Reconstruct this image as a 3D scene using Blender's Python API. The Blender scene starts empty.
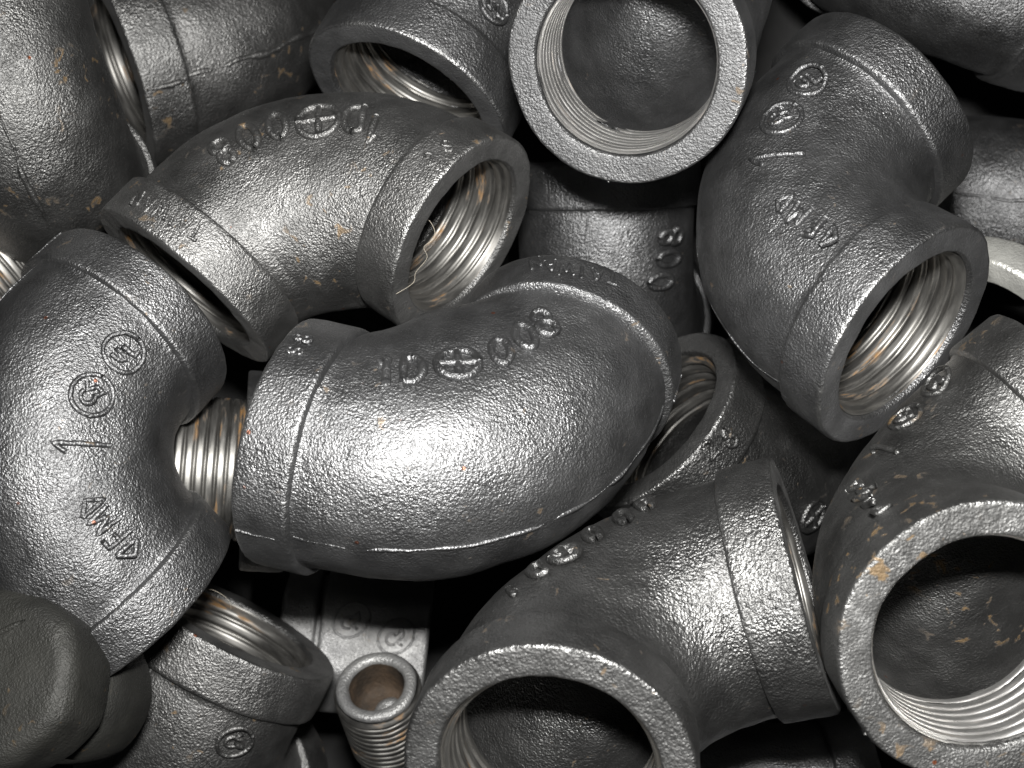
import bpy, math, random
import numpy as np
from mathutils import Vector, Matrix, Quaternion, noise

random.seed(7)
scene = bpy.context.scene
COL = scene.collection
MM = 0.001
CAM_Z = 0.415

# ------------------------------------------------------------------ camera
cam_data = bpy.data.cameras.new("camera")
cam = bpy.data.objects.new("camera", cam_data)
COL.objects.link(cam)
cam.location = (0.0, 0.0, CAM_Z)
cam.rotation_euler = (0.0, 0.0, 0.0)          # looks straight down into the bin
cam_data.sensor_width = 36.0
cam_data.angle = math.radians(45.0)
cam_data.clip_start = 0.005
cam_data.clip_end = 10.0
cam_data.dof.use_dof = True
cam_data.dof.focus_distance = 0.232
cam_data.dof.aperture_fstop = 30.0
scene.camera = cam

# ------------------------------------------------------------------ world and flash
world = bpy.data.worlds.new("World")
scene.world = world
world.use_nodes = True
bg = world.node_tree.nodes["Background"]
bg.inputs[0].default_value = (0.9, 0.95, 1.0, 1.0)
bg.inputs[1].default_value = 0.008

fl = bpy.data.lights.new("camera_flash", 'AREA')
fl.shape = 'RECTANGLE'
fl.size = 0.024
fl.size_y = 0.012
fl.energy = 2.2
fl.color = (1.0, 0.985, 0.96)
flash = bpy.data.objects.new("camera_flash", fl)
COL.objects.link(flash)
flash.location = (0.002, 0.035, CAM_Z + 0.004)
flash.rotation_euler = (math.radians(-8.0), 0.0, 0.0)

scene.view_settings.view_transform = 'Standard'
scene.view_settings.look = 'None'
scene.view_settings.exposure = 0.0
scene.view_settings.gamma = 1.0

# ------------------------------------------------------------------ materials
def nodes_of(name):
    m = bpy.data.materials.new(name)
    m.use_nodes = True
    nt = m.node_tree
    return m, nt, nt.nodes["Principled BSDF"]

def N(nt, kind, **kw):
    n = nt.nodes.new(kind)
    for k, v in kw.items():
        setattr(n, k, v)
    return n

def coords(nt):
    tc = N(nt, 'ShaderNodeTexCoord')
    oi = N(nt, 'ShaderNodeObjectInfo')
    mul = N(nt, 'ShaderNodeMath', operation='MULTIPLY')
    mul.inputs[1].default_value = 3.7
    add = N(nt, 'ShaderNodeVectorMath', operation='ADD')
    nt.links.new(oi.outputs['Random'], mul.inputs[0])
    nt.links.new(tc.outputs['Object'], add.inputs[0])
    nt.links.new(mul.outputs[0], add.inputs[1])
    return add.outputs[0]

def noise_tex(nt, vec, scale, detail=2.0, rough=0.5, distort=0.0):
    n = N(nt, 'ShaderNodeTexNoise')
    n.inputs['Scale'].default_value = scale
    n.inputs['Detail'].default_value = detail
    n.inputs['Roughness'].default_value = rough
    n.inputs['Distortion'].default_value = distort
    nt.links.new(vec, n.inputs['Vector'])
    return n.outputs['Fac']

def ramp(nt, fac, lo, hi, a=0.0, b=1.0):
    r = N(nt, 'ShaderNodeMapRange')
    r.inputs['From Min'].default_value = lo
    r.inputs['From Max'].default_value = hi
    r.inputs['To Min'].default_value = a
    r.inputs['To Max'].default_value = b
    nt.links.new(fac, r.inputs['Value'])
    return r.outputs[0]

def math2(nt, op, a, b):
    n = N(nt, 'ShaderNodeMath', operation=op)
    for i, x in enumerate((a, b)):
        if isinstance(x, (int, float)):
            n.inputs[i].default_value = x
        else:
            nt.links.new(x, n.inputs[i])
    return n.outputs[0]

def mixc(nt, fac, a, b):
    n = N(nt, 'ShaderNodeMix', data_type='RGBA')
    if isinstance(fac, float):
        n.inputs[0].default_value = fac
    else:
        nt.links.new(fac, n.inputs[0])
    for sock, x in ((n.inputs[6], a), (n.inputs[7], b)):
        if isinstance(x, tuple):
            sock.default_value = (*x, 1.0)
        else:
            nt.links.new(x, sock)
    return n.outputs[2]

def cast_iron(name, dark, light, rough=(0.40, 0.52), bump=0.46, grain=2150.0, rust=0.5, metallic=0.95, rust_thr=0.66):
    m, nt, b = nodes_of(name)
    v = coords(nt)
    big = noise_tex(nt, v, 70.0, 3.0, 0.6)
    col = mixc(nt, ramp(nt, big, 0.35, 0.65), dark, light)
    # worn bright metal on the lip corners
    at = N(nt, 'ShaderNodeAttribute', attribute_name='edge')
    wear = math2(nt, 'MULTIPLY', at.outputs['Fac'], ramp(nt, noise_tex(nt, v, 210.0, 3.0, 0.65), 0.46, 0.66, 0.0, 0.7))
    col = mixc(nt, wear, col, (0.36, 0.36, 0.355))
    # rust freckles with shapes of their own
    patch = ramp(nt, noise_tex(nt, v, 55.0, 2.0, 0.5), 0.52, 0.62)
    spot = ramp(nt, noise_tex(nt, v, 330.0, 2.0, 0.6, 0.6), rust_thr, rust_thr + 0.05)
    rm = math2(nt, 'MULTIPLY', math2(nt, 'MULTIPLY', patch, spot), rust)
    col = mixc(nt, rm, col, (0.13, 0.075, 0.02))
    # few orange crumbs
    vor = N(nt, 'ShaderNodeTexVoronoi')
    vor.inputs['Scale'].default_value = 120.0
    nt.links.new(v, vor.inputs['Vector'])
    crumb = math2(nt, 'MULTIPLY', ramp(nt, vor.outputs['Distance'], 0.055, 0.04), ramp(nt, noise_tex(nt, v, 26.0, 1.0), 0.56, 0.60))
    col = mixc(nt, math2(nt, 'MULTIPLY', crumb, min(1.0, rust * 1.6)), col, (0.20, 0.07, 0.035))
    nt.links.new(col, b.inputs['Base Color'])
    met = math2(nt, 'SUBTRACT', metallic, math2(nt, 'MULTIPLY', rm, 0.8))
    nt.links.new(met, b.inputs['Metallic'])
    r1 = ramp(nt, noise_tex(nt, v, 160.0, 3.0, 0.6), 0.3, 0.7, rough[0], rough[1])
    r2 = math2(nt, 'SUBTRACT', r1, math2(nt, 'MULTIPLY', wear, 0.10))
    fa = N(nt, 'ShaderNodeAttribute', attribute_name='face')
    r3 = math2(nt, 'ADD', r2, math2(nt, 'MULTIPLY', fa.outputs['Fac'], 0.16))
    nt.links.new(r3, b.inputs['Roughness'])
    # sand-cast grain
    g1 = noise_tex(nt, v, grain, 1.5, 0.5, 0.35)
    g2 = noise_tex(nt, v, grain * 0.45, 1.0, 0.5)
    g3 = noise_tex(nt, v, grain * 1.9, 1.0, 0.5)
    h = math2(nt, 'ADD', math2(nt, 'MULTIPLY', g1, 1.0), math2(nt, 'ADD', math2(nt, 'MULTIPLY', g2, 0.55), math2(nt, 'MULTIPLY', g3, 0.45)))
    # some stretches of the casting came out smoother than others
    uneven = ramp(nt, noise_tex(nt, v, 95.0, 3.0, 0.6), 0.32, 0.68, 0.55, 1.30)
    h = math2(nt, 'MULTIPLY', math2(nt, 'SUBTRACT', h, 1.0), uneven)
    bp = N(nt, 'ShaderNodeBump')
    bp.inputs['Strength'].default_value = bump
    bp.inputs['Distance'].default_value = 0.00075
    nt.links.new(h, bp.inputs['Height'])
    nt.links.new(bp.outputs[0], b.inputs['Normal'])
    return m

def thread_steel(name, dark, light, rust=0.8, rough=(0.24, 0.42), metallic=0.92):
    m, nt, b = nodes_of(name)
    at = N(nt, 'ShaderNodeAttribute', attribute_name='tc')
    v = at.outputs['Vector']
    oi = N(nt, 'ShaderNodeObjectInfo')
    add = N(nt, 'ShaderNodeVectorMath', operation='ADD')
    nt.links.new(v, add.inputs[0])
    m10 = math2(nt, 'MULTIPLY', oi.outputs['Random'], 11.0)
    nt.links.new(m10, add.inputs[1])
    vv = add.outputs[0]
    streak = noise_tex(nt, vv, 1.0, 3.0, 0.6)
    col = mixc(nt, ramp(nt, streak, 0.3, 0.7), dark, light)
    r = ramp(nt, noise_tex(nt, vv, 0.55, 2.0, 0.55), 0.59, 0.68)
    fine = ramp(nt, noise_tex(nt, vv, 2.4, 2.0, 0.6), 0.40, 0.60)
    rm = math2(nt, 'MULTIPLY', math2(nt, 'MULTIPLY', r, fine), rust)
    col = mixc(nt, rm, col, (0.21, 0.11, 0.03))
    nt.links.new(col, b.inputs['Base Color'])
    nt.links.new(math2(nt, 'SUBTRACT', metallic, math2(nt, 'MULTIPLY', rm, 0.75 * metallic)), b.inputs['Metallic'])
    nt.links.new(math2(nt, 'ADD', ramp(nt, streak, 0.3, 0.7, rough[0], rough[1]), math2(nt, 'MULTIPLY', rm, 0.25)), b.inputs['Roughness'])
    bp = N(nt, 'ShaderNodeBump')
    bp.inputs['Strength'].default_value = 0.12
    bp.inputs['Distance'].default_value = 0.0001
    nt.links.new(noise_tex(nt, vv, 4.0, 3.0, 0.6), bp.inputs['Height'])
    nt.links.new(bp.outputs[0], b.inputs['Normal'])
    return m

def plain(name, col, rough, metallic=0.0, bump=0.0, scale=400.0, col2=None):
    m, nt, b = nodes_of(name)
    b.inputs['Specular IOR Level'].default_value = 0.3
    v = coords(nt)
    c = mixc(nt, ramp(nt, noise_tex(nt, v, scale * 0.15, 4.0, 0.65), 0.35, 0.65), col, col2 or tuple(x * 1.6 for x in col))
    nt.links.new(c, b.inputs['Base Color'])
    b.inputs['Metallic'].default_value = metallic
    nt.links.new(ramp(nt, noise_tex(nt, v, scale * 0.5, 2.0), 0.3, 0.7, rough - 0.07, rough + 0.07), b.inputs['Roughness'])
    if bump:
        bp = N(nt, 'ShaderNodeBump')
        bp.inputs['Strength'].default_value = bump
        bp.inputs['Distance'].default_value = 0.0004
        nt.links.new(noise_tex(nt, v, scale, 3.0, 0.6), bp.inputs['Height'])
        nt.links.new(bp.outputs[0], b.inputs['Normal'])
    return m

M = {
    'iron': cast_iron('black_cast_iron', (0.120, 0.121, 0.123), (0.172, 0.173, 0.175)),
    'iron_dark': cast_iron('dark_oily_cast_iron', (0.100, 0.100, 0.099), (0.150, 0.150, 0.148), rough=(0.36, 0.48), bump=0.50, grain=1950.0, rust=0.6),
    'iron_warm': cast_iron('dry_cast_iron', (0.128, 0.128, 0.126), (0.186, 0.185, 0.182), rough=(0.41, 0.54), bump=0.46, grain=2300.0, rust=0.7, rust_thr=0.63),
    'iron_rusty': cast_iron('black_cast_iron_freckled', (0.110, 0.110, 0.108), (0.165, 0.165, 0.162), rust=0.75, rust_thr=0.60),
    'galv': cast_iron('galvanized_iron', (0.38, 0.38, 0.36), (0.60, 0.60, 0.56), rough=(0.34, 0.5), bump=0.35, rust=0.9, rust_thr=0.56, metallic=0.6),
    'grey': cast_iron('pale_cast_iron', (0.19, 0.19, 0.19), (0.26, 0.26, 0.255), rough=(0.40, 0.52), bump=0.4, rust=0.3, metallic=0.6),
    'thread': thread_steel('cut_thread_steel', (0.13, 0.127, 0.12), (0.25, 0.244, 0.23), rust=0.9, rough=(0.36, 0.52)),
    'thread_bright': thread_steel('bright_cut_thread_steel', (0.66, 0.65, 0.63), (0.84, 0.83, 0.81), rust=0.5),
    'grease': cast_iron('greasy_dark_casting', (0.013, 0.013, 0.0115), (0.023, 0.023, 0.020), rough=(0.55, 0.7), bump=0.40, grain=2000.0, rust=0.25, metallic=0.35),
    'rust': plain('rusty_bore', (0.022, 0.016, 0.011), 0.75, 0.0, 0.9, 1100.0, (0.055, 0.036, 0.022)),
    'floor': plain('dark_bin_floor', (0.012, 0.012, 0.012), 0.6, 0.0, 0.3, 200.0),
    'fibre': plain('lint_fibre', (0.30, 0.27, 0.22), 0.8),
}

# ------------------------------------------------------------------ mesh helpers (millimetres in, metres out)
def link_mesh(name, verts, faces, mat, parent=None, attrs=None, smooth=True):
    me = bpy.data.meshes.new(name)
    me.from_pydata((np.asarray(verts, float) * MM).tolist(), [], faces)
    if smooth:
        me.polygons.foreach_set('use_smooth', [True] * len(me.polygons))
    for k, (typ, data) in (attrs or {}).items():
        a = me.attributes.new(k, typ, 'POINT')
        a.data.foreach_set('value' if typ == 'FLOAT' else 'vector', np.asarray(data, np.float32).ravel())
    me.materials.append(M[mat] if isinstance(mat, str) else mat)
    me.update()
    o = bpy.data.objects.new(name, me)
    COL.objects.link(o)
    if parent:
        o.parent = parent
    return o

def grid_faces(m, n, base=0, flip=False):
    i = np.arange(m - 1)[:, None]
    j = np.arange(n)[None, :]
    a = base + i * n + j
    b = base + i * n + (j + 1) % n
    c = base + (i + 1) * n + (j + 1) % n
    d = base + (i + 1) * n + j
    q = np.stack([a, d, c, b] if flip else [a, b, c, d], -1).reshape(-1, 4)
    return q.tolist()

def rough_noise(p, seed, freq, amp):
    s = Vector((seed * 7.31, seed * 3.17, seed * 1.93))
    return np.array([noise.noise(Vector((x * freq, y * freq, z * freq)) + s) for x, y, z in p]) * amp

# elbow dimensions, one-inch malleable fitting
A, RB, RO, L, RBEND, RI = 43.0, 23.2, 21.5, 10.0, 30.0, 17.4
AX = {0: (Vector((1, 0, 0)), Vector((0, 1, 0)), Vector((0, 0, 1))),
      1: (Vector((0, 1, 0)), Vector((1, 0, 0)), Vector((0, 0, 1)))}

def sweep(centres, us, ws, radii, n):
    th = np.linspace(0, 2 * np.pi, n, endpoint=False)
    c, s = np.cos(th), np.sin(th)
    return (np.asarray(centres)[:, None, :]
            + np.asarray(radii)[:, None, None] * (c[None, :, None] * np.asarray(us)[:, None, :] + s[None, :, None] * np.asarray(ws)[:, None, :])).reshape(-1, 3)

def arc_path(a_end, m_straight, m_arc):
    pts, us = [], []
    for x in np.linspace(a_end, RBEND, m_straight, endpoint=False):
        pts.append((x, 0, 0)); us.append((0, -1, 0))
    for t in np.linspace(0, math.pi / 2, m_arc):
        pts.append((RBEND - RBEND * math.sin(t), RBEND - RBEND * math.cos(t), 0)); us.append((-math.sin(t), -math.cos(t), 0))
    for x in np.linspace(RBEND, a_end, m_straight + 1)[1:]:
        pts.append((0, x, 0)); us.append((-1, 0, 0))
    return np.array(pts, float), np.array(us, float)

FC, _u = arc_path(A, 80, 300)
FR = np.where((FC.max(axis=1) > A - L), RB, RO)

def snap(p, lift):
    """put points p (k,3) on the elbow's outside, lifted by lift"""
    d = np.linalg.norm(p[:, None, :] - FC[None], axis=2) - FR[None]
    i = d.argmin(1)
    v = p - FC[i]
    v /= np.linalg.norm(v, axis=1, keepdims=True)
    return FC[i] + v * (FR[i][:, None] + np.asarray(lift)[:, None] if np.ndim(lift) else FR[i][:, None] + lift), v

def make_body(parent, mat, seed, fill=0.0):
    n = 112
    pts, us = arc_path(A - L - 0.0, 4, 44)
    ws = np.tile((0, 0, 1.0), (len(pts), 1))
    arcn = np.linspace(0, 1, len(pts))
    endd = np.minimum(arcn, 1 - arcn)
    rad = RO + 0.35 * np.exp(-endd / 0.008)                     # small fillet where the bands begin
    v = sweep(pts, us, ws, rad, n)
    nrm = v - np.repeat(pts, n, 0)
    nrm /= np.linalg.norm(nrm, axis=1, keepdims=True)
    if fill:                                                     # heavier casting on the inside of the bend
        th = np.linspace(0, 2 * np.pi, n, endpoint=False)
        k = np.clip(-np.cos(th), 0, 1)[None, :] ** 1.5 * np.sin(np.pi * arcn)[:, None].clip(0, 1) ** 0.5
        v = v + nrm * (fill * k).reshape(-1, 1)
    v = v + nrm * (rough_noise(v, seed, 0.09, 0.45) + rough_noise(v, seed + 5, 0.33, 0.14))[:, None]
    f = grid_faces(len(pts), n)
    ni = 56
    p2, u2 = arc_path(A - 15.5, 2, 30)
    w2 = np.tile((0, 0, 1.0), (len(p2), 1))
    vi = sweep(p2, u2, w2, np.full(len(p2), 16.9), ni)
    nr = vi - np.repeat(p2, ni, 0)
    nr /= np.linalg.norm(nr, axis=1, keepdims=True)
    vi = vi + nr * (rough_noise(vi, seed + 9, 0.12, 0.5) + rough_noise(vi, seed + 12, 0.4, 0.25))[:, None]
    f += grid_faces(len(p2), ni, len(v), True)
    return link_mesh('body', np.vstack([v, vi]), f, mat, parent)

def make_band(parent, e, mat, seed, wear=1.0, face=0.0):
    n = 128
    prof = [(A - L - 0.3, RO - 0.7, 0), (A - L - 0.18, RO + 0.4, 0), (A - L - 0.02, RB - 0.4, 0.3), (A - L + 0.3, RB - 0.05, 0.35), (A - L + 0.9, RB, 0),
            (A - L + 3.2, RB + 0.02, 0), (A - L + 5.4, RB, 0), (A - L + 7.6, RB + 0.03, 0), (A - 1.0, RB, 0.15), (A - 0.5, RB - 0.04, 0.7), (A - 0.2, RB - 0.16, 1.0), (A - 0.04, RB - 0.4, 0.9),
            (A, RB - 0.8, 0.25), (A, RB - 2.4, 0), (A, RB - 3.8, 0), (A, RI + 0.8, 0.05), (A - 0.15, RI + 0.45, 0.3), (A - 0.8, RI + 0.2, 0.1), (A - 2.6, RI - 0.1, 0)]
    ax, u, w = AX[e]
    cs = [tuple(ax * a) for a, r, k in prof]
    v = sweep(cs, [tuple(u)] * len(prof), [tuple(w)] * len(prof), [r for a, r, k in prof], n)
    axn = np.array(ax)
    axial = (v @ axn)[:, None] * axn
    rd = v - axial
    rd /= np.linalg.norm(rd, axis=1, keepdims=True)
    wob = rough_noise(v, seed, 0.09, 0.34) + rough_noise(v, seed + 3, 0.5, 0.10)
    v = v + rd * wob[:, None] + axn * rough_noise(v, seed + 6, 0.4, 0.14)[:, None]
    edge = np.repeat([min(1.6, k * wear) if i not in (12, 13, 14, 15) else face for i, (a, r, k) in enumerate(prof)], n)
    f = grid_faces(len(prof), n, 0, e == 1)
    return link_mesh('band', v, f, mat, parent, {'edge': ('FLOAT', edge), 'face': ('FLOAT', np.repeat([1.0 if i in (12, 13, 14, 15) else 0.0 for i in range(len(prof))], n))})

def helix_tube(ax, u, w, a0, a1, R, depth, pitch, taper, n=96, per=11, outward=False):
    turns = abs(a1 - a0) / pitch
    m = int(turns * per) + 1
    aa = np.linspace(a0, a1, m)
    th = np.linspace(0, 2 * np.pi, n, endpoint=False)
    ph = (aa[:, None] / pitch + th[None, :] / (2 * np.pi)) % 1.0
    tri = 1.0 - np.abs(2 * ph - 1) ** 5.0                              # broad rounded crests, narrow grooves
    sgn = -1.0 if not outward else 1.0
    fade = np.clip(np.minimum(np.abs(aa - a0), np.abs(aa - a1)) / (pitch * 0.6), 0, 1)[:, None]
    rr = R - taper * np.abs(aa - a0)[:, None] + sgn * depth * tri * fade
    ax, u, w = (np.array(x, float) for x in (ax, u, w))
    v = aa[:, None, None] * ax + rr[:, :, None] * (np.cos(th)[None, :, None] * u + np.sin(th)[None, :, None] * w)
    tc = np.stack([np.repeat(aa[:, None], n, 1) * 0.9 + 0.15 * ph, np.tile(np.cos(th) * 2.1, (m, 1)), np.tile(np.sin(th) * 2.1, (m, 1))], -1)
    return v.reshape(-1, 3), m, n, tc.reshape(-1, 3)

def make_thread(parent, e, mat, pitch=2.2, cut=1.0):
    ax, u, w = AX[e]
    v, m, n, tc = helix_tube(ax, u, w, A - 1.0, A - 17.0, RI + 0.12, 1.15 * cut * pitch / 2.2, pitch, 0.03)
    return link_mesh('thread', v, grid_faces(m, n, 0, e == 0), mat, parent, {'tc': ('FLOAT_VECTOR', tc)})

def tube(points, normals, rad, sides=6, flat=0.75):
    """closed tube along a polyline; normals = the surface normals under it"""
    p = np.asarray(points, float)
    k = len(p)
    t = np.gradient(p, axis=0)
    t /= np.maximum(np.linalg.norm(t, axis=1, keepdims=True), 1e-9)
    nn = np.asarray(normals, float)
    s = np.cross(t, nn)
    s /= np.maximum(np.linalg.norm(s, axis=1, keepdims=True), 1e-9)
    rad = np.broadcast_to(rad, (k,))
    vs = []
    for i in range(k):
        for j in range(sides):
            a = 2 * math.pi * j / sides
            vs.append(p[i] + rad[i] * (math.cos(a) * s[i] + flat * math.sin(a) * nn[i]))
    f = grid_faces(k, sides)
    f.append(list(range(sides)))
    f.append(list(range((k - 1) * sides, k * sides))[::-1])
    return np.array(vs), f

def arcpts(cx, cy, rx, ry, a0, a1, k=14):
    return [(cx + rx * math.cos(math.radians(a0 + (a1 - a0) * i / k)), cy + ry * math.sin(math.radians(a0 + (a1 - a0) * i / k))) for i in range(k + 1)]

# stroke alphabet for the cast lettering, each glyph inside a unit-high box
GLYPH = {
    '1': [[(-0.14, 0.24), (0.02, 0.48), (0.02, -0.5)]],
    '0': [arcpts(0, 0, 0.24, 0.48, 90, 450, 20)],
    '8': [arcpts(0, 0.23, 0.20, 0.24, 90, 450, 16), arcpts(0, -0.25, 0.25, 0.25, 90, 450, 16)],
    'D': [[(-0.24, -0.48), (-0.24, 0.48), (0.0, 0.48)] + arcpts(-0.02, 0, 0.28, 0.48, 90, -90, 12) + [(-0.24, -0.48)]],
    '+': [arcpts(0, 0, 0.48, 0.48, 0, 360, 24), [(-0.46, 0), (0.46, 0)], [(0, -0.46), (0, 0.46)]],
    '@': [arcpts(0, 0, 0.5, 0.5, 0, 360, 28), [(-0.24, 0.22), (-0.24, -0.05), (-0.12, -0.16), (-0.02, -0.05), (-0.02, 0.22)], [(0.12, 0.14), (0.12, -0.24), (0.3, -0.24)]],
    '%': [arcpts(0, 0, 0.5, 0.5, 0, 360, 28), arcpts(-0.06, 0.08, 0.2, 0.17, 60, 300, 12), [(-0.05, 0.0), (0.14, -0.24), (0.22, -0.02), (0.05, 0.16), (0.26, 0.24)]],
    'F': [[(-0.2, -0.5), (-0.2, 0.5), (0.24, 0.5)], [(-0.2, 0.04), (0.16, 0.04)]],
    'M': [[(-0.34, -0.5), (-0.26, 0.5), (0.0, -0.2), (0.26, 0.5), (0.34, -0.5)]],
    '<': [[(0.2, 0.5), (-0.24, 0.0), (0.2, -0.5), (0.2, 0.5)]],
    '>': [[(-0.2, 0.5), (0.24, 0.0), (-0.2, -0.5), (-0.2, 0.5)]],
    'T': [[(-0.3, 0.5), (0.3, 0.5)], [(0, 0.5), (0, -0.5)]],
    'A': [[(-0.3, -0.5), (0, 0.5), (0.3, -0.5)], [(-0.18, -0.12), (0.18, -0.12)]],
    'I': [[(0, 0.5), (0, -0.5)]],
    'W': [[(-0.4, 0.5), (-0.2, -0.5), (0, 0.3), (0.2, -0.5), (0.4, 0.5)]],
    'N': [[(-0.28, -0.5), (-0.28, 0.5), (0.28, -0.5), (0.28, 0.5)]],
    'S': [arcpts(0, 0.23, 0.22, 0.24, 20, 270, 10) + arcpts(0, -0.25, 0.24, 0.24, 90, -160, 10)],
    '2': [arcpts(0, 0.22, 0.24, 0.26, 170, -30, 10) + [(-0.26, -0.48), (0.28, -0.48)]],
}

def resample(line, step):
    out = [line[0]]
    for a, b in zip(line[:-1], line[1:]):
        d = math.dist(a, b)
        k = max(1, int(d / step))
        out += [(a[0] + (b[0] - a[0]) * i / k, a[1] + (b[1] - a[1]) * i / k) for i in range(1, k + 1)]
    return out

def make_mark(parent, ch, c, up, size, mat, seed, bold=1.0):
    c = np.array(c, float)
    on, nv = snap(c[None], 0.0)
    nv = nv[0]
    up = np.array(up, float)
    up -= nv * (up @ nv)
    up /= np.linalg.norm(up)
    right = np.cross(up, nv)
    vs, fs = [], []
    if size < 3.5:
        size *= 1.15
    w = (0.44 if size > 3.5 else 0.34) * bold
    if ch in '0D8+' or bold > 1.32:
        w *= 1.35
        size *= 1.12
    for line in GLYPH[ch]:
        ln = resample(line, 0.09)
        p = np.array([c + size * (x * right + y * up) for x, y in ln])
        p = p + 0.10 * np.array([noise.noise_vector(Vector(q * 0.9) + Vector((seed, 0, 0))) for q in p])
        q, nn = snap(p, 0.05 + 0.6 * w)
        rad = w * (1 + 0.25 * rough_noise(q, seed + 2, 0.7, 1.0))
        v, f = tube(q, nn, rad, 8, 1.0)
        k = sum(len(x) for x in vs)
        vs.append(v)
        fs += [[i + k for i in poly] for poly in f]
    name = 'cast_emblem' if ch in '+@%<>' else 'cast_letter'
    return link_mesh(name, np.vstack(vs), fs, mat, parent)

def make_seam(parent, mat, seed, height=0.34):
    pts, us = arc_path(A - 0.6, 16, 60)
    m = pts.max(axis=1)
    # follow the band, dip at the step, then the body
    r = np.where(m > A - L + 0.3, RB, RO)
    p = pts + us * r[:, None]
    off = rough_noise(p, seed, 0.16, 0.9) + rough_noise(p, seed + 1, 0.8, 0.25)
    p[:, 2] += off
    rad = height * (0.9 + 1.3 * rough_noise(p, seed + 4, 0.22, 1.0) + 0.4 * rough_noise(p, seed + 7, 0.9, 1.0))
    v, f = tube(p, us, np.clip(rad, 0.03, height * 1.5), 6, 0.9)
    return link_mesh('mould_seam', v, f, mat, parent)

def frame(T, d1, d2, s):
    d1 = Vector(d1).normalized()
    d2 = Vector(d2)
    d2 = (d2 - d1 * d1.dot(d2)).normalized()
    d3 = d1.cross(d2)
    R = Matrix((d1, d2, d3)).transposed().to_4x4()
    return Matrix.Translation(Vector(T) * MM) @ R @ Matrix.Scale(s, 4)

def thing(name, label, cat, mat4, group=None):
    o = bpy.data.objects.new(name, None)
    o.empty_display_size = 0.01
    COL.objects.link(o)
    o.matrix_world = mat4
    o['label'] = label
    o['category'] = cat
    if group:
        o['group'] = group
    return o

def elbow(key, label, iron='iron', steel='thread', bold=1.0, seam=0.34, fill=0.0, pitch=2.8, wear=(1.0, 0.0), cut=0.75, grow=1.0):
    T, d1, d2, s = POSES[key]
    seed = sum(ord(c) * (i + 3) for i, c in enumerate(key)) % 97 + 1.3
    root = thing('pipe_elbow', label, 'pipe elbow', frame(T, d1, d2, s), 'loose pipe elbows in the pile')
    body = make_body(root, iron, seed, fill)
    bands = []
    for e in (0, 1):
        bd = make_band(root, e, iron, seed + 20 * (e + 1), *wear)
        make_thread(bd, e, steel, pitch, cut)
        bands.append(bd)
    if seam:
        make_seam(body, iron, seed + 50, seam)
    for i, (ch, c, up, size) in enumerate(MARKS.get(key, [])):
        host = body
        if c[0] > A - L:
            host = bands[0]
        elif c[1] > A - L:
            host = bands[1]
        make_mark(host, ch, c, up, size * (grow if size > 3.2 else 1.0), iron, seed + i, bold if size > 3.2 else 1.0)
    return root

POSES = {
    'left': ((-100.9, -13.8, 174.4), (0.492, 0.663, -0.564), (0.571, -0.735, -0.366), 1.0),
    'center': ((-0.4, -19.7, 193.1), (-0.957, 0.213, -0.196), (0.288, 0.622, -0.728), 1.0),
    'upleft': ((-43.9, 52.0, 139.2), (-0.602, -0.741, 0.298), (0.79, -0.496, 0.362), 1.0),
    'topright': ((47.2, 31.0, 160.2), (0.734, 0.66, -0.16), (0.603, -0.525, 0.6), 1.0),
    'lowright': ((72.2, -32.2, 181.2), (0.763, 0.638, 0.101), (0.029, -0.19, 0.981), 1.0),
    'bottom': ((12.6, -47.0, 183.0), (-0.16, -0.321, 0.933), (0.929, 0.27, 0.252), 1.0),
    'topring': ((34.1, 78.3, 145.2), (-0.299, -0.419, 0.857), (0.1, 0.88, 0.465), 1.0),
    'toplip': ((-5.6, 104.7, 111.6), (-0.404, -0.843, 0.356), (-0.53, 0.533, 0.66), 1.09),
    'mid': ((63.8, -34.9, 113.1), (-0.7, 0.596, 0.394), (0.248, 0.72, -0.648), 1.07),
    'lowleft': ((-89.4, -100.4, 121.0), (0.477, 0.879, -0.026), (0.305, -0.193, -0.933), 1.15),
    'topleft': ((-61.8, 103.0, 65.0), (-0.85, -0.355, 0.389), (-0.515, 0.402, -0.757), 1.22),
    'farleft': ((-105.8, 50.3, 147.0), (-0.264, 0.963, -0.051), (-0.111, -0.083, -0.99), 0.98),
    'midtop': ((24.8, 12.3, 85.0), (-0.02, 0.98, 0.2), (0.249, 0.199, -0.948), 1.07),
    'under': ((-20.4, -22.2, 118.3), (-0.978, 0.05, 0.202), (-0.194, 0.13, -0.972), 1.0),
    'topright2': ((93.0, 105.8, 115.0), (0.96, -0.26, -0.1), (0.03, 0.452, -0.891), 1.0),
    'rightmid': ((129.1, 53.2, 65.0), (0.974, -0.1, -0.201), (-0.181, 0.176, -0.968), 1.1),
    'under_bottom': ((42.6, -105.8, 119.0), (0.993, 0.102, 0.051), (0.029, 0.21, -0.977), 1.0),
}
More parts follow.
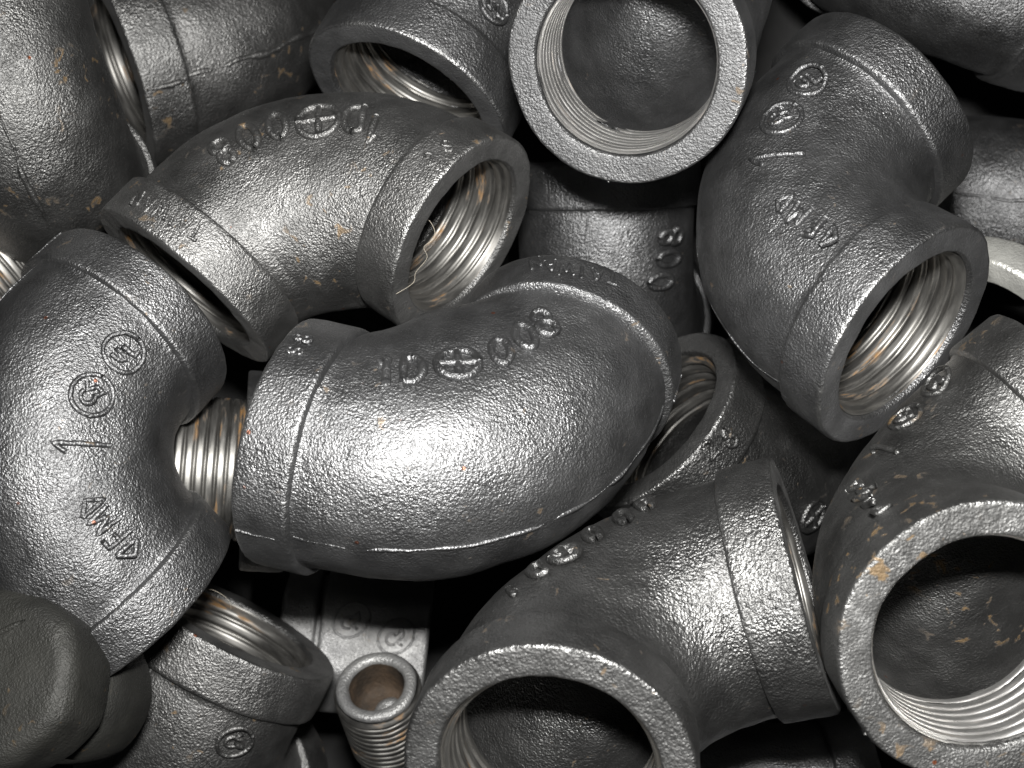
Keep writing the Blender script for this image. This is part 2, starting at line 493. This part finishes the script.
MARKS = {
    'left': [
        ('@', (24.56, -0.59, -21.61), (-0.088, -0.993, 0.075), 7.9),
        ('%', (14.31, 1.06, -21.31), (-0.354, -0.924, 0.148), 7.93),
        ('1', (6.08, 6.28, -21.18), (-0.656, -0.732, 0.184), 10.82),
        ('<', (-1.82, 26.68, -22.25), (-0.988, -0.094, 0.121), 5.09),
        ('F', (-1.32, 22.96, -21.4), (-0.99, -0.088, 0.111), 5.08),
        ('M', (-1.07, 19.06, -21.3), (-0.987, -0.071, 0.145), 5.05),
        ('>', (-0.78, 15.23, -21.1), (-0.98, -0.053, 0.19), 5.03),
    ],
    'topright': [
        ('@', (24.52, -0.79, -21.59), (0.201, -0.979, -0.027), 7.45),
        ('%', (14.68, 1.6, -21.39), (-0.002, -0.994, 0.105), 7.75),
        ('1', (6.97, 7.65, -21.4), (-0.594, -0.797, 0.108), 11.01),
        ('<', (-2.47, 30.24, -22.91), (-0.986, 0.142, 0.091), 4.24),
        ('F', (-1.67, 25.49, -21.89), (-0.984, 0.178, 0.03), 4.31),
        ('M', (-1.12, 20.93, -21.37), (-0.984, 0.134, 0.115), 4.38),
        ('>', (-0.75, 16.5, -21.2), (-0.981, 0.112, 0.155), 4.43),
    ],
    'center': [
        ('1', (23.42, 1.24, -21.5), (0.333, 0.942, 0.044), 5.18),
        ('D', (19.03, 2.75, -21.5), (0.346, 0.937, 0.051), 5.18),
        ('+', (12.2, 6.8, -21.5), (0.375, 0.925, 0.055), 5.92),
        ('0', (6.08, 12.36, -21.51), (0.436, 0.899, 0.03), 5.29),
        ('0', (3.25, 17.79, -21.5), (0.521, 0.853, 0.034), 5.37),
        ('8', (1.12, 22.8, -21.51), (0.582, 0.813, 0.017), 5.45),
        ('T', (-7.54, 39.8, -21.95), (-0.112, -0.993, 0.039), 2.85),
        ('A', (-4.76, 38.73, -22.71), (-0.175, -0.984, 0.038), 2.84),
        ('I', (-1.91, 38.14, -23.13), (-0.237, -0.971, 0.021), 2.84),
        ('W', (1.05, 38.05, -23.18), (-0.294, -0.956, -0.016), 2.85),
        ('A', (4.15, 38.5, -22.84), (-0.344, -0.937, -0.058), 2.86),
        ('N', (7.45, 39.65, -21.98), (-0.379, -0.917, -0.127), 2.89),
        ('S', (39.3, -0.96, -23.19), (0.999, -0.033, 0.001), 2.42),
        ('8', (39.42, 2.65, -23.05), (0.999, -0.036, -0.004), 2.45),
    ],
    'upleft': [
        ('1', (-0.78, 22.82, 21.45), (0.886, 0.461, 0.054), 5.64),
        ('D', (-0.94, 17.47, 21.24), (0.797, 0.588, 0.137), 5.69),
        ('+', (3.39, 11.65, 21.38), (0.731, 0.677, 0.085), 6.92),
        ('0', (8.91, 5.1, 21.35), (0.558, 0.824, 0.098), 5.72),
        ('0', (14.28, 1.82, 21.39), (0.444, 0.892, 0.083), 5.71),
        ('8', (19.93, -0.01, 21.44), (0.314, 0.947, 0.062), 5.68),
        ('T', (37.19, 8.67, 21.52), (0.973, 0.219, -0.075), 2.94),
        ('A', (37.63, 6.24, 22.35), (0.971, 0.23, -0.065), 2.94),
        ('I', (37.99, 3.6, 22.92), (0.966, 0.258, -0.029), 2.95),
        ('W', (38.26, 0.7, 23.2), (0.961, 0.276, -0.011), 2.96),
        ('A', (38.42, -2.57, 23.06), (0.95, 0.31, 0.032), 2.97),
        ('N', (38.39, -6.4, 22.31), (0.927, 0.361, 0.099), 3.0),
        ('S', (-5.05, 38.99, 22.65), (-0.45, -0.887, -0.103), 2.75),
        ('2', (-0.5, 38.45, 23.2), (-0.43, -0.902, -0.02), 2.74),
    ],
    'toplip': [
        ('@', (26.03, 6.95, -21.01), (-0.91, 0.176, 0.376), 6.89),
    ],
    'midtop': [
        ('8', (26.52, -13.42, -17.79), (-0.006, -0.782, 0.623), 5.55),
        ('0', (21.28, -12.04, -17.18), (0.006, -0.794, 0.608), 5.6),
        ('0', (15.96, -12.74, -15.42), (-0.0, -0.719, 0.695), 5.62),
    ],
    'mid': [
        ('2', (40.91, -15.12, -17.6), (0.986, 0.119, -0.116), 3.37),
        ('8', (38.89, -11.5, -20.16), (0.985, 0.151, -0.085), 3.39),
        ('+', (6.47, -7.27, -16.26), (0.906, 0.032, -0.422), 6.42),
    ],
    'lowright': [
        ('@', (25.67, 1.8, -21.94), (0.161, -0.981, -0.109), 6.21),
        ('%', (17.06, 4.43, -21.47), (-0.014, -0.999, -0.034), 6.17),
        ('1', (9.89, 9.66, -21.46), (-0.25, -0.967, -0.042), 7.83),
        ('<', (0.98, 32.63, -23.19), (-0.745, -0.668, -0.004), 3.2),
        ('F', (1.42, 25.21, -21.82), (-0.322, -0.911, 0.256), 3.32),
        ('M', (1.73, 19.9, -21.51), (-0.707, -0.707, 0.012), 3.41),
        ('>', (2.01, 14.9, -21.43), (-0.592, -0.801, 0.088), 3.49),
    ],
    'bottom': [
        ('1', (21.06, -2.31, 21.22), (0.91, 0.404, 0.089), 4.03),
        ('D', (15.85, 1.66, 21.44), (0.919, 0.392, 0.042), 4.1),
        ('+', (12.24, 6.13, 21.51), (0.921, 0.387, -0.03), 4.15),
        ('0', (6.81, 10.68, 21.51), (0.933, 0.359, -0.019), 4.22),
        ('0', (2.83, 16.09, 21.5), (0.944, 0.329, -0.005), 4.27),
        ('8', (-0.76, 19.92, 21.38), (0.955, 0.286, 0.073), 4.31),
    ],
    'lowleft': [
        ('%', (27.42, -12.77, -18.55), (0.692, -0.667, 0.275), 6.93),
    ],
}


# ------------------------------------------------------------------ the surface under the pile
floor = link_mesh('bin_floor', [(-450, -400, 0), (450, -400, 0), (450, 400, 0), (-450, 400, 0)], [[0, 1, 2, 3]], 'floor', None, None, False)
floor['kind'] = 'structure'

# ------------------------------------------------------------------ the elbows
elbow('center', 'large black elbow in the middle with bright highlight and raised 00 lettering', fill=9.0, bold=1.35, grow=1.15)
elbow('left', 'black elbow at the left edge with a raised 1 and two circled marks', bold=1.15, fill=1.5, seam=0.22)
elbow('upleft', 'black elbow left of the top ring, lettered upside down, threaded mouth facing right', 'iron_warm', fill=5.0, bold=1.35, grow=1.15)
elbow('topright', 'black elbow at upper right with circled marks above a slanting raised 1', 'iron', bold=1.3, fill=2.0, seam=0.2)
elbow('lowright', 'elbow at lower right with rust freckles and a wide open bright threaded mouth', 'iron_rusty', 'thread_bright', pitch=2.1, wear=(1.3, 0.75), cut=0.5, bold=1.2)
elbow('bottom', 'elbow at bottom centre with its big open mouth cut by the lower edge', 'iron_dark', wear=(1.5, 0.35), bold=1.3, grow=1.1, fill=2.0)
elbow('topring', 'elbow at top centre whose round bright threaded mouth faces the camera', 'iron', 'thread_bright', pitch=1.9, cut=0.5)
elbow('toplip', 'elbow at the top just left of the round mouth, opening downwards, dark inside')
elbow('mid', 'half hidden elbow right of centre with white scuffed lip and dark threads', 'iron_dark', wear=(1.6, 0.0))
elbow('lowleft', 'elbow at lower left with upturned rusty threaded mouth and a small circled mark', 'iron_warm')
elbow('topleft', 'elbow in the top left corner with a mould seam and mouth facing left', 'iron_warm', seam=0.6)
elbow('farleft', 'rust spotted elbow bulging in from the top left corner with a curved mould seam', 'iron_rusty', seam=0.6)
elbow('midtop', 'shadowed elbow below the round top mouth with raised letters on its right flank', bold=1.3, grow=1.1)
elbow('under', 'elbow hidden under the middle one, its lip showing beside the threaded nipple')
elbow('topright2', 'shadowed elbow lying across the top right corner of the pile')
elbow('rightmid', 'shadowed elbow at the right edge with a seam across its bulge')
elbow('under_bottom', 'shadowed elbow at the bottom edge beneath the right facing band')

# ------------------------------------------------------------------ smaller fittings between the elbows
def at_cam(u, v, z):
    """millimetre point z below the camera, measured off the photograph"""
    k = math.tan(math.radians(22.5)) / 512
    return ((u - 512) * k * z, (384 - v) * k * z, 415.0 - z)

def lathe_mesh(name, prof, n, mat, parent, seed=0.0, amp=0.0, edge=None):
    """profile (axial, radius) turned about local X"""
    v = sweep([(a, 0, 0) for a, r in prof], [(0, 1, 0)] * len(prof), [(0, 0, 1)] * len(prof), [r for a, r in prof], n)
    if amp:
        rd = v * np.array([0, 1, 1.0])
        rd /= np.maximum(np.linalg.norm(rd, axis=1, keepdims=True), 1e-6)
        v = v + rd * (rough_noise(v, seed, 0.25, amp) + rough_noise(v, seed + 2, 0.9, amp * 0.4))[:, None]
    f = grid_faces(len(prof), n, 0, True)
    if prof[-1][1] < 0.02:
        pass
    at_ = {'edge': ('FLOAT', np.repeat(edge, n))} if edge else None
    return link_mesh(name, v, f, mat, parent, at_)

def male_thread(name, parent, a0, a1, R, depth, pitch, mat):
    v, m, n, tc = helix_tube((1, 0, 0), (0, 1, 0), (0, 0, 1), a0, a1, R, depth, pitch, 0.035, outward=True)
    return link_mesh(name, v, grid_faces(m, n, 0, a1 < a0), mat, parent, {'tc': ('FLOAT_VECTOR', tc)})

def nipple(label, T, d, up, length, R, bore, pitch, steel, inner, s=1.0):
    """hollow pipe nipple along local X, its open end at x = 0, running to -length"""
    root = thing('pipe_nipple', label, 'pipe nipple', frame(T, d, up, s), None)
    male_thread('outer_thread', root, -0.8, -length * 0.62, R - 0.9, 0.9, pitch, steel)
    lathe_mesh('barrel', [(-length * 0.60, R - 1.3), (-length * 0.62, R - 0.9), (-length + 0.6, R - 0.9), (-length, R - 1.5), (-length, bore)], 72, steel, root, 3.0, 0.06)
    lathe_mesh('rim', [(-1.1, R - 1.1), (-0.6, R - 0.95), (-0.15, R - 1.25), (0.0, R - 1.7), (0.0, bore + 0.9), (-0.3, bore + 0.35), (-1.0, bore)], 72, 'grey', root, 5.0, 0.12)
    lathe_mesh('bore_wall', [(-0.9, bore), (-6.0, bore - 0.05), (-length * 0.5, bore), (-length, bore)], 64, inner, root, 8.0, 0.2)
    return root

POSES_SMALL = {
    'under_nipple': ((-79.1, -19.2, 130.4), (-0.978, 0.05, 0.202)),
}
u = POSES_SMALL['under_nipple']
nipple('threaded steel nipple in the gap between the left and middle elbows', u[0], u[1], (0, 1, 0), 46.0, 17.0, 13.4, 2.3, 'thread', 'thread')
nipple('pale threaded nipple end at the left edge above the elbow marked 1', (-124.0, 31.0, 110.0), (0.62, 0.66, -0.42), (0, 1, 0), 44.0, 17.0, 13.4, 2.3, 'thread', 'thread', 1.05)

# short hollow plug standing in the lower gap, rusty inside
T = (-32.4, -71.4, 121.0)
plug = thing('pipe_plug', 'small pale threaded plug with a rusty hollow, near the bottom edge', 'pipe plug', frame(T, (-0.08, 0.74, 0.67), (1, 0, 0), 1.1))
male_thread('outer_thread', plug, -1.4, -22.0, 8.9, 0.75, 1.9, 'thread')
lathe_mesh('rim', [(-1.7, 8.6), (-0.8, 8.9), (-0.2, 8.5), (0.05, 7.9), (0.0, 6.8), (-0.4, 6.3), (-1.2, 6.05)], 72, 'grey', plug, 2.0, 0.18)
lathe_mesh('hollow', [(-1.1, 6.07), (-3.0, 6.0), (-6.0, 5.8), (-8.5, 5.5), (-9.3, 4.6), (-9.6, 2.4), (-9.7, 0.01)], 56, 'rust', plug, 4.0, 0.3)
lathe_mesh('cone_tip', [(-9.75, 0.01), (-8.4, 0.9), (-8.0, 2.2), (-8.5, 3.2), (-9.8, 3.6)][::-1], 32, 'grey', plug, 6.0, 0.25).location = (0.0, 0.0018, -0.001)
lathe_mesh('stem', [(-21.8, 8.4), (-22.5, 8.0), (-29.0, 8.0), (-30.0, 7.2), (-30.0, 0.01)], 48, 'grey', plug, 9.0, 0.1)

# pale six-sided coupling lying behind the plug
def hex_prism(name, parent, a0, a1, flat, mat, seed, bev=0.9, closed=False):
    R = flat / math.cos(math.pi / 6)
    n = 72
    vs = []
    prof = [(a0, flat * 0.74), (a0, flat - 1.6), (a0 + 0.3, flat - 0.4), (a0 + bev, flat + 0.0), (a0 + bev * 2, flat), ((a0 + a1) / 2, flat), (a1 - bev * 2, flat), (a1 - bev, flat), (a1 - 0.3, flat - 0.4), (a1, flat - 1.6), (a1, flat * 0.74)]
    if closed:
        prof = prof[1:-2] + [(a1 - 0.05, flat - 1.3), (a1 + 0.1, flat - 3.0), (a1 + 0.3, flat * 0.6), (a1 + 0.35, flat * 0.3), (a1 + 0.35, 0.01)]
    for a, r in prof:
        for j in range(n):
            t = 2 * math.pi * j / n
            k = (t + math.pi / 6) % (math.pi / 3) - math.pi / 6
            rr = min(r / math.cos(k), r * 1.115) if not closed else r * (1 + 0.085 * (abs(k) / (math.pi / 6)) ** 2)
            vs.append((a, rr * math.cos(t), rr * math.sin(t)))
    v = np.array(vs)
    v[:, 1:] *= (1 + 0.006 * rough_noise(v, seed, 0.2, 1.0))[:, None]
    return link_mesh(name, v, grid_faces(len(prof), n, 0, True), mat, parent)

T = (-62.0, -67.5, 78.0)
hexc = thing('hex_coupling', 'pale flat sided coupling in the lower gap with two circled marks', 'coupling', frame(T, (0.99, -0.11, -0.06), (0.08, 0.20, 0.97), 1.0))
hex_prism('collar', hexc, 0.0, 9.6, 18.0, 'grey', 3.0)
hex_prism('barrel', hexc, 10.4, 39.0, 18.0, 'grey', 4.0)
lathe_mesh('neck', [(9.0, 16.4), (11.0, 16.4)], 48, 'grey', hexc)
lathe_mesh('inner_thread', [(0.2, 13.6), (20.0, 13.0), (38.8, 13.6)][::-1], 48, 'thread', hexc)
for cx, cy in ((18.5, 4.6), (30.5, 1.6)):
    for line in GLYPH['%']:
        pass
    vs, fs = [], []
    for line in GLYPH['%']:
        ln = resample(line, 0.09)
        p = np.array([(cx + 9.0 * y * -0.2 + 9.0 * x, 18.05, -(cy + -9.0 * y)) for x, y in ln])
        v, f = tube(p, np.tile((0, 1.0, 0), (len(p), 1)), 0.36, 8, 1.0)
        k = sum(len(x) for x in vs)
        vs.append(v); fs += [[i + k for i in poly] for poly in f]
    link_mesh('cast_emblem', np.vstack(vs), fs, 'grey', hexc)

# greasy rounded cap in the lower left corner
T = at_cam(-12, 676, 224)
cap = thing('end_plug', 'smooth dark greasy rounded plug in the lower left corner', 'plug', frame(T, (-0.22, 0.34, 0.91), (0.42, 0.9, -0.1), 0.93))
def soft_head(name, a0, a1, flat, bev, mat, parent, seed):
    prof = [(a0, flat * 0.5), (a0, flat - 1.5), (a0 + 0.5, flat - 0.4), (a0 + 1.6, flat)]
    prof += [(a0 + (a1 - bev - a0) * k / 4, flat) for k in (2, 3)]
    prof += [(a1 - bev + bev * math.sin(q), flat - bev + bev * math.cos(q)) for q in np.linspace(0, math.pi / 2, 9)]
    prof += [(a1 + 0.2, (flat - bev) * k) for k in (0.75, 0.5, 0.25, 0.001)]
    n = 84
    vs = []
    for a, r in prof:
        for j in range(n):
            q = 2 * math.pi * j / n
            k = (q + math.pi / 6) % (math.pi / 3) - math.pi / 6
            rr = r * (1 + 0.05 * (abs(k) / (math.pi / 6)) ** 2 - 0.02)
            vs.append((a, rr * math.cos(q), rr * math.sin(q)))
    v = np.array(vs)
    v = v + (rough_noise(v, seed, 0.12, 0.5) + rough_noise(v, seed + 1, 0.5, 0.1))[:, None] * np.array([1.0, 0.4, 0.4])
    return link_mesh(name, v, grid_faces(len(prof), n, 0, True), mat, parent)
hexo = soft_head('head', -16.0, 0.0, 18.0, 4.5, 'grease', cap, 11.0)
rp = np.array([(0.1, 12.5 - 1.1 * i, -1.0 + 0.9 * i) for i in range(9)])
v, f = tube(rp, np.tile((1.0, 0, 0), (9, 1)), np.array([0.2, 0.5, 0.7, 0.7, 0.65, 0.6, 0.5, 0.4, 0.15]), 8, 0.9)
link_mesh('face_ridge', v, f, 'grease', hexo)
lathe_mesh('shank', [(-15.6, 12.5), (-16.2, 15.0), (-38.0, 14.6), (-39.5, 13.6), (-39.5, 9.0)], 72, 'grease', cap, 6.0, 0.15)

# lint caught on the castings
def lint(label, pts, r=0.035):
    p = np.array(pts, float)
    t = np.linspace(0, len(p) - 1, (len(p) - 1) * 6 + 1)
    i = np.clip(t.astype(int), 0, len(p) - 2)
    fr = t - i
    p0, p1, p2, p3 = p[np.clip(i - 1, 0, None)], p[i], p[i + 1], p[np.clip(i + 2, None, len(p) - 1)]
    q = 0.5 * (2 * p1 + (p2 - p0) * fr[:, None] + (2 * p0 - 5 * p1 + 4 * p2 - p3) * fr[:, None] ** 2 + (3 * p1 - p0 - 3 * p2 + p3) * fr[:, None] ** 3)
    c = q.mean(0)
    v, f = tube(q - c, np.tile((0.2, 0.1, 1.0), (len(q), 1)), r, 5, 1.0)
    o = link_mesh('lint_fibre', v, f, 'fibre')
    o.location = Vector(c) * MM
    o['label'] = label
    o['category'] = 'fibre'
    o['group'] = 'stray lint fibres'
    return o
lint('thin curled fibre hanging over the mouth of the upside down lettered elbow',
     [at_cam(421, 211, 249), at_cam(433, 226, 247), at_cam(434, 238, 247), at_cam(424, 247, 247), at_cam(427, 258, 246), at_cam(416, 272, 247), at_cam(413, 283, 247), at_cam(396, 294, 247)])
lint('pale loose fibre lying under the lower band of the elbow marked 1',
     [at_cam(203, 589, 262), at_cam(213, 590, 264), at_cam(224, 596, 266), at_cam(230, 603, 268), at_cam(231, 609, 270)], 0.035)

# galvanized ring showing at the right edge
T = at_cam(1016, 317, 290)
ring = thing('pipe_collar', 'thin bright galvanized collar at the right edge behind the threaded mouth', 'pipe collar', frame(T, (0.7, 0.6, -0.35), (0, 0, 1), 1.0))
lathe_mesh('sleeve', [(-9.0, 17.5), (-9.0, 22.6), (-8.6, 23.2), (-7.8, 23.4), (-1.2, 23.4), (-0.4, 23.0), (0.0, 22.0), (0.0, 18.5), (-0.8, 17.5)][::-1], 112, 'galv', ring, 3.0, 0.3)
v, m, n, tc = helix_tube((1, 0, 0), (0, 1, 0), (0, 0, 1), -0.8, -9.0, 17.6, 0.9, 2.0, 0.02)
link_mesh('inner_thread', v, grid_faces(m, n, 0, True), 'thread_bright', ring, {'tc': ('FLOAT_VECTOR', tc)})
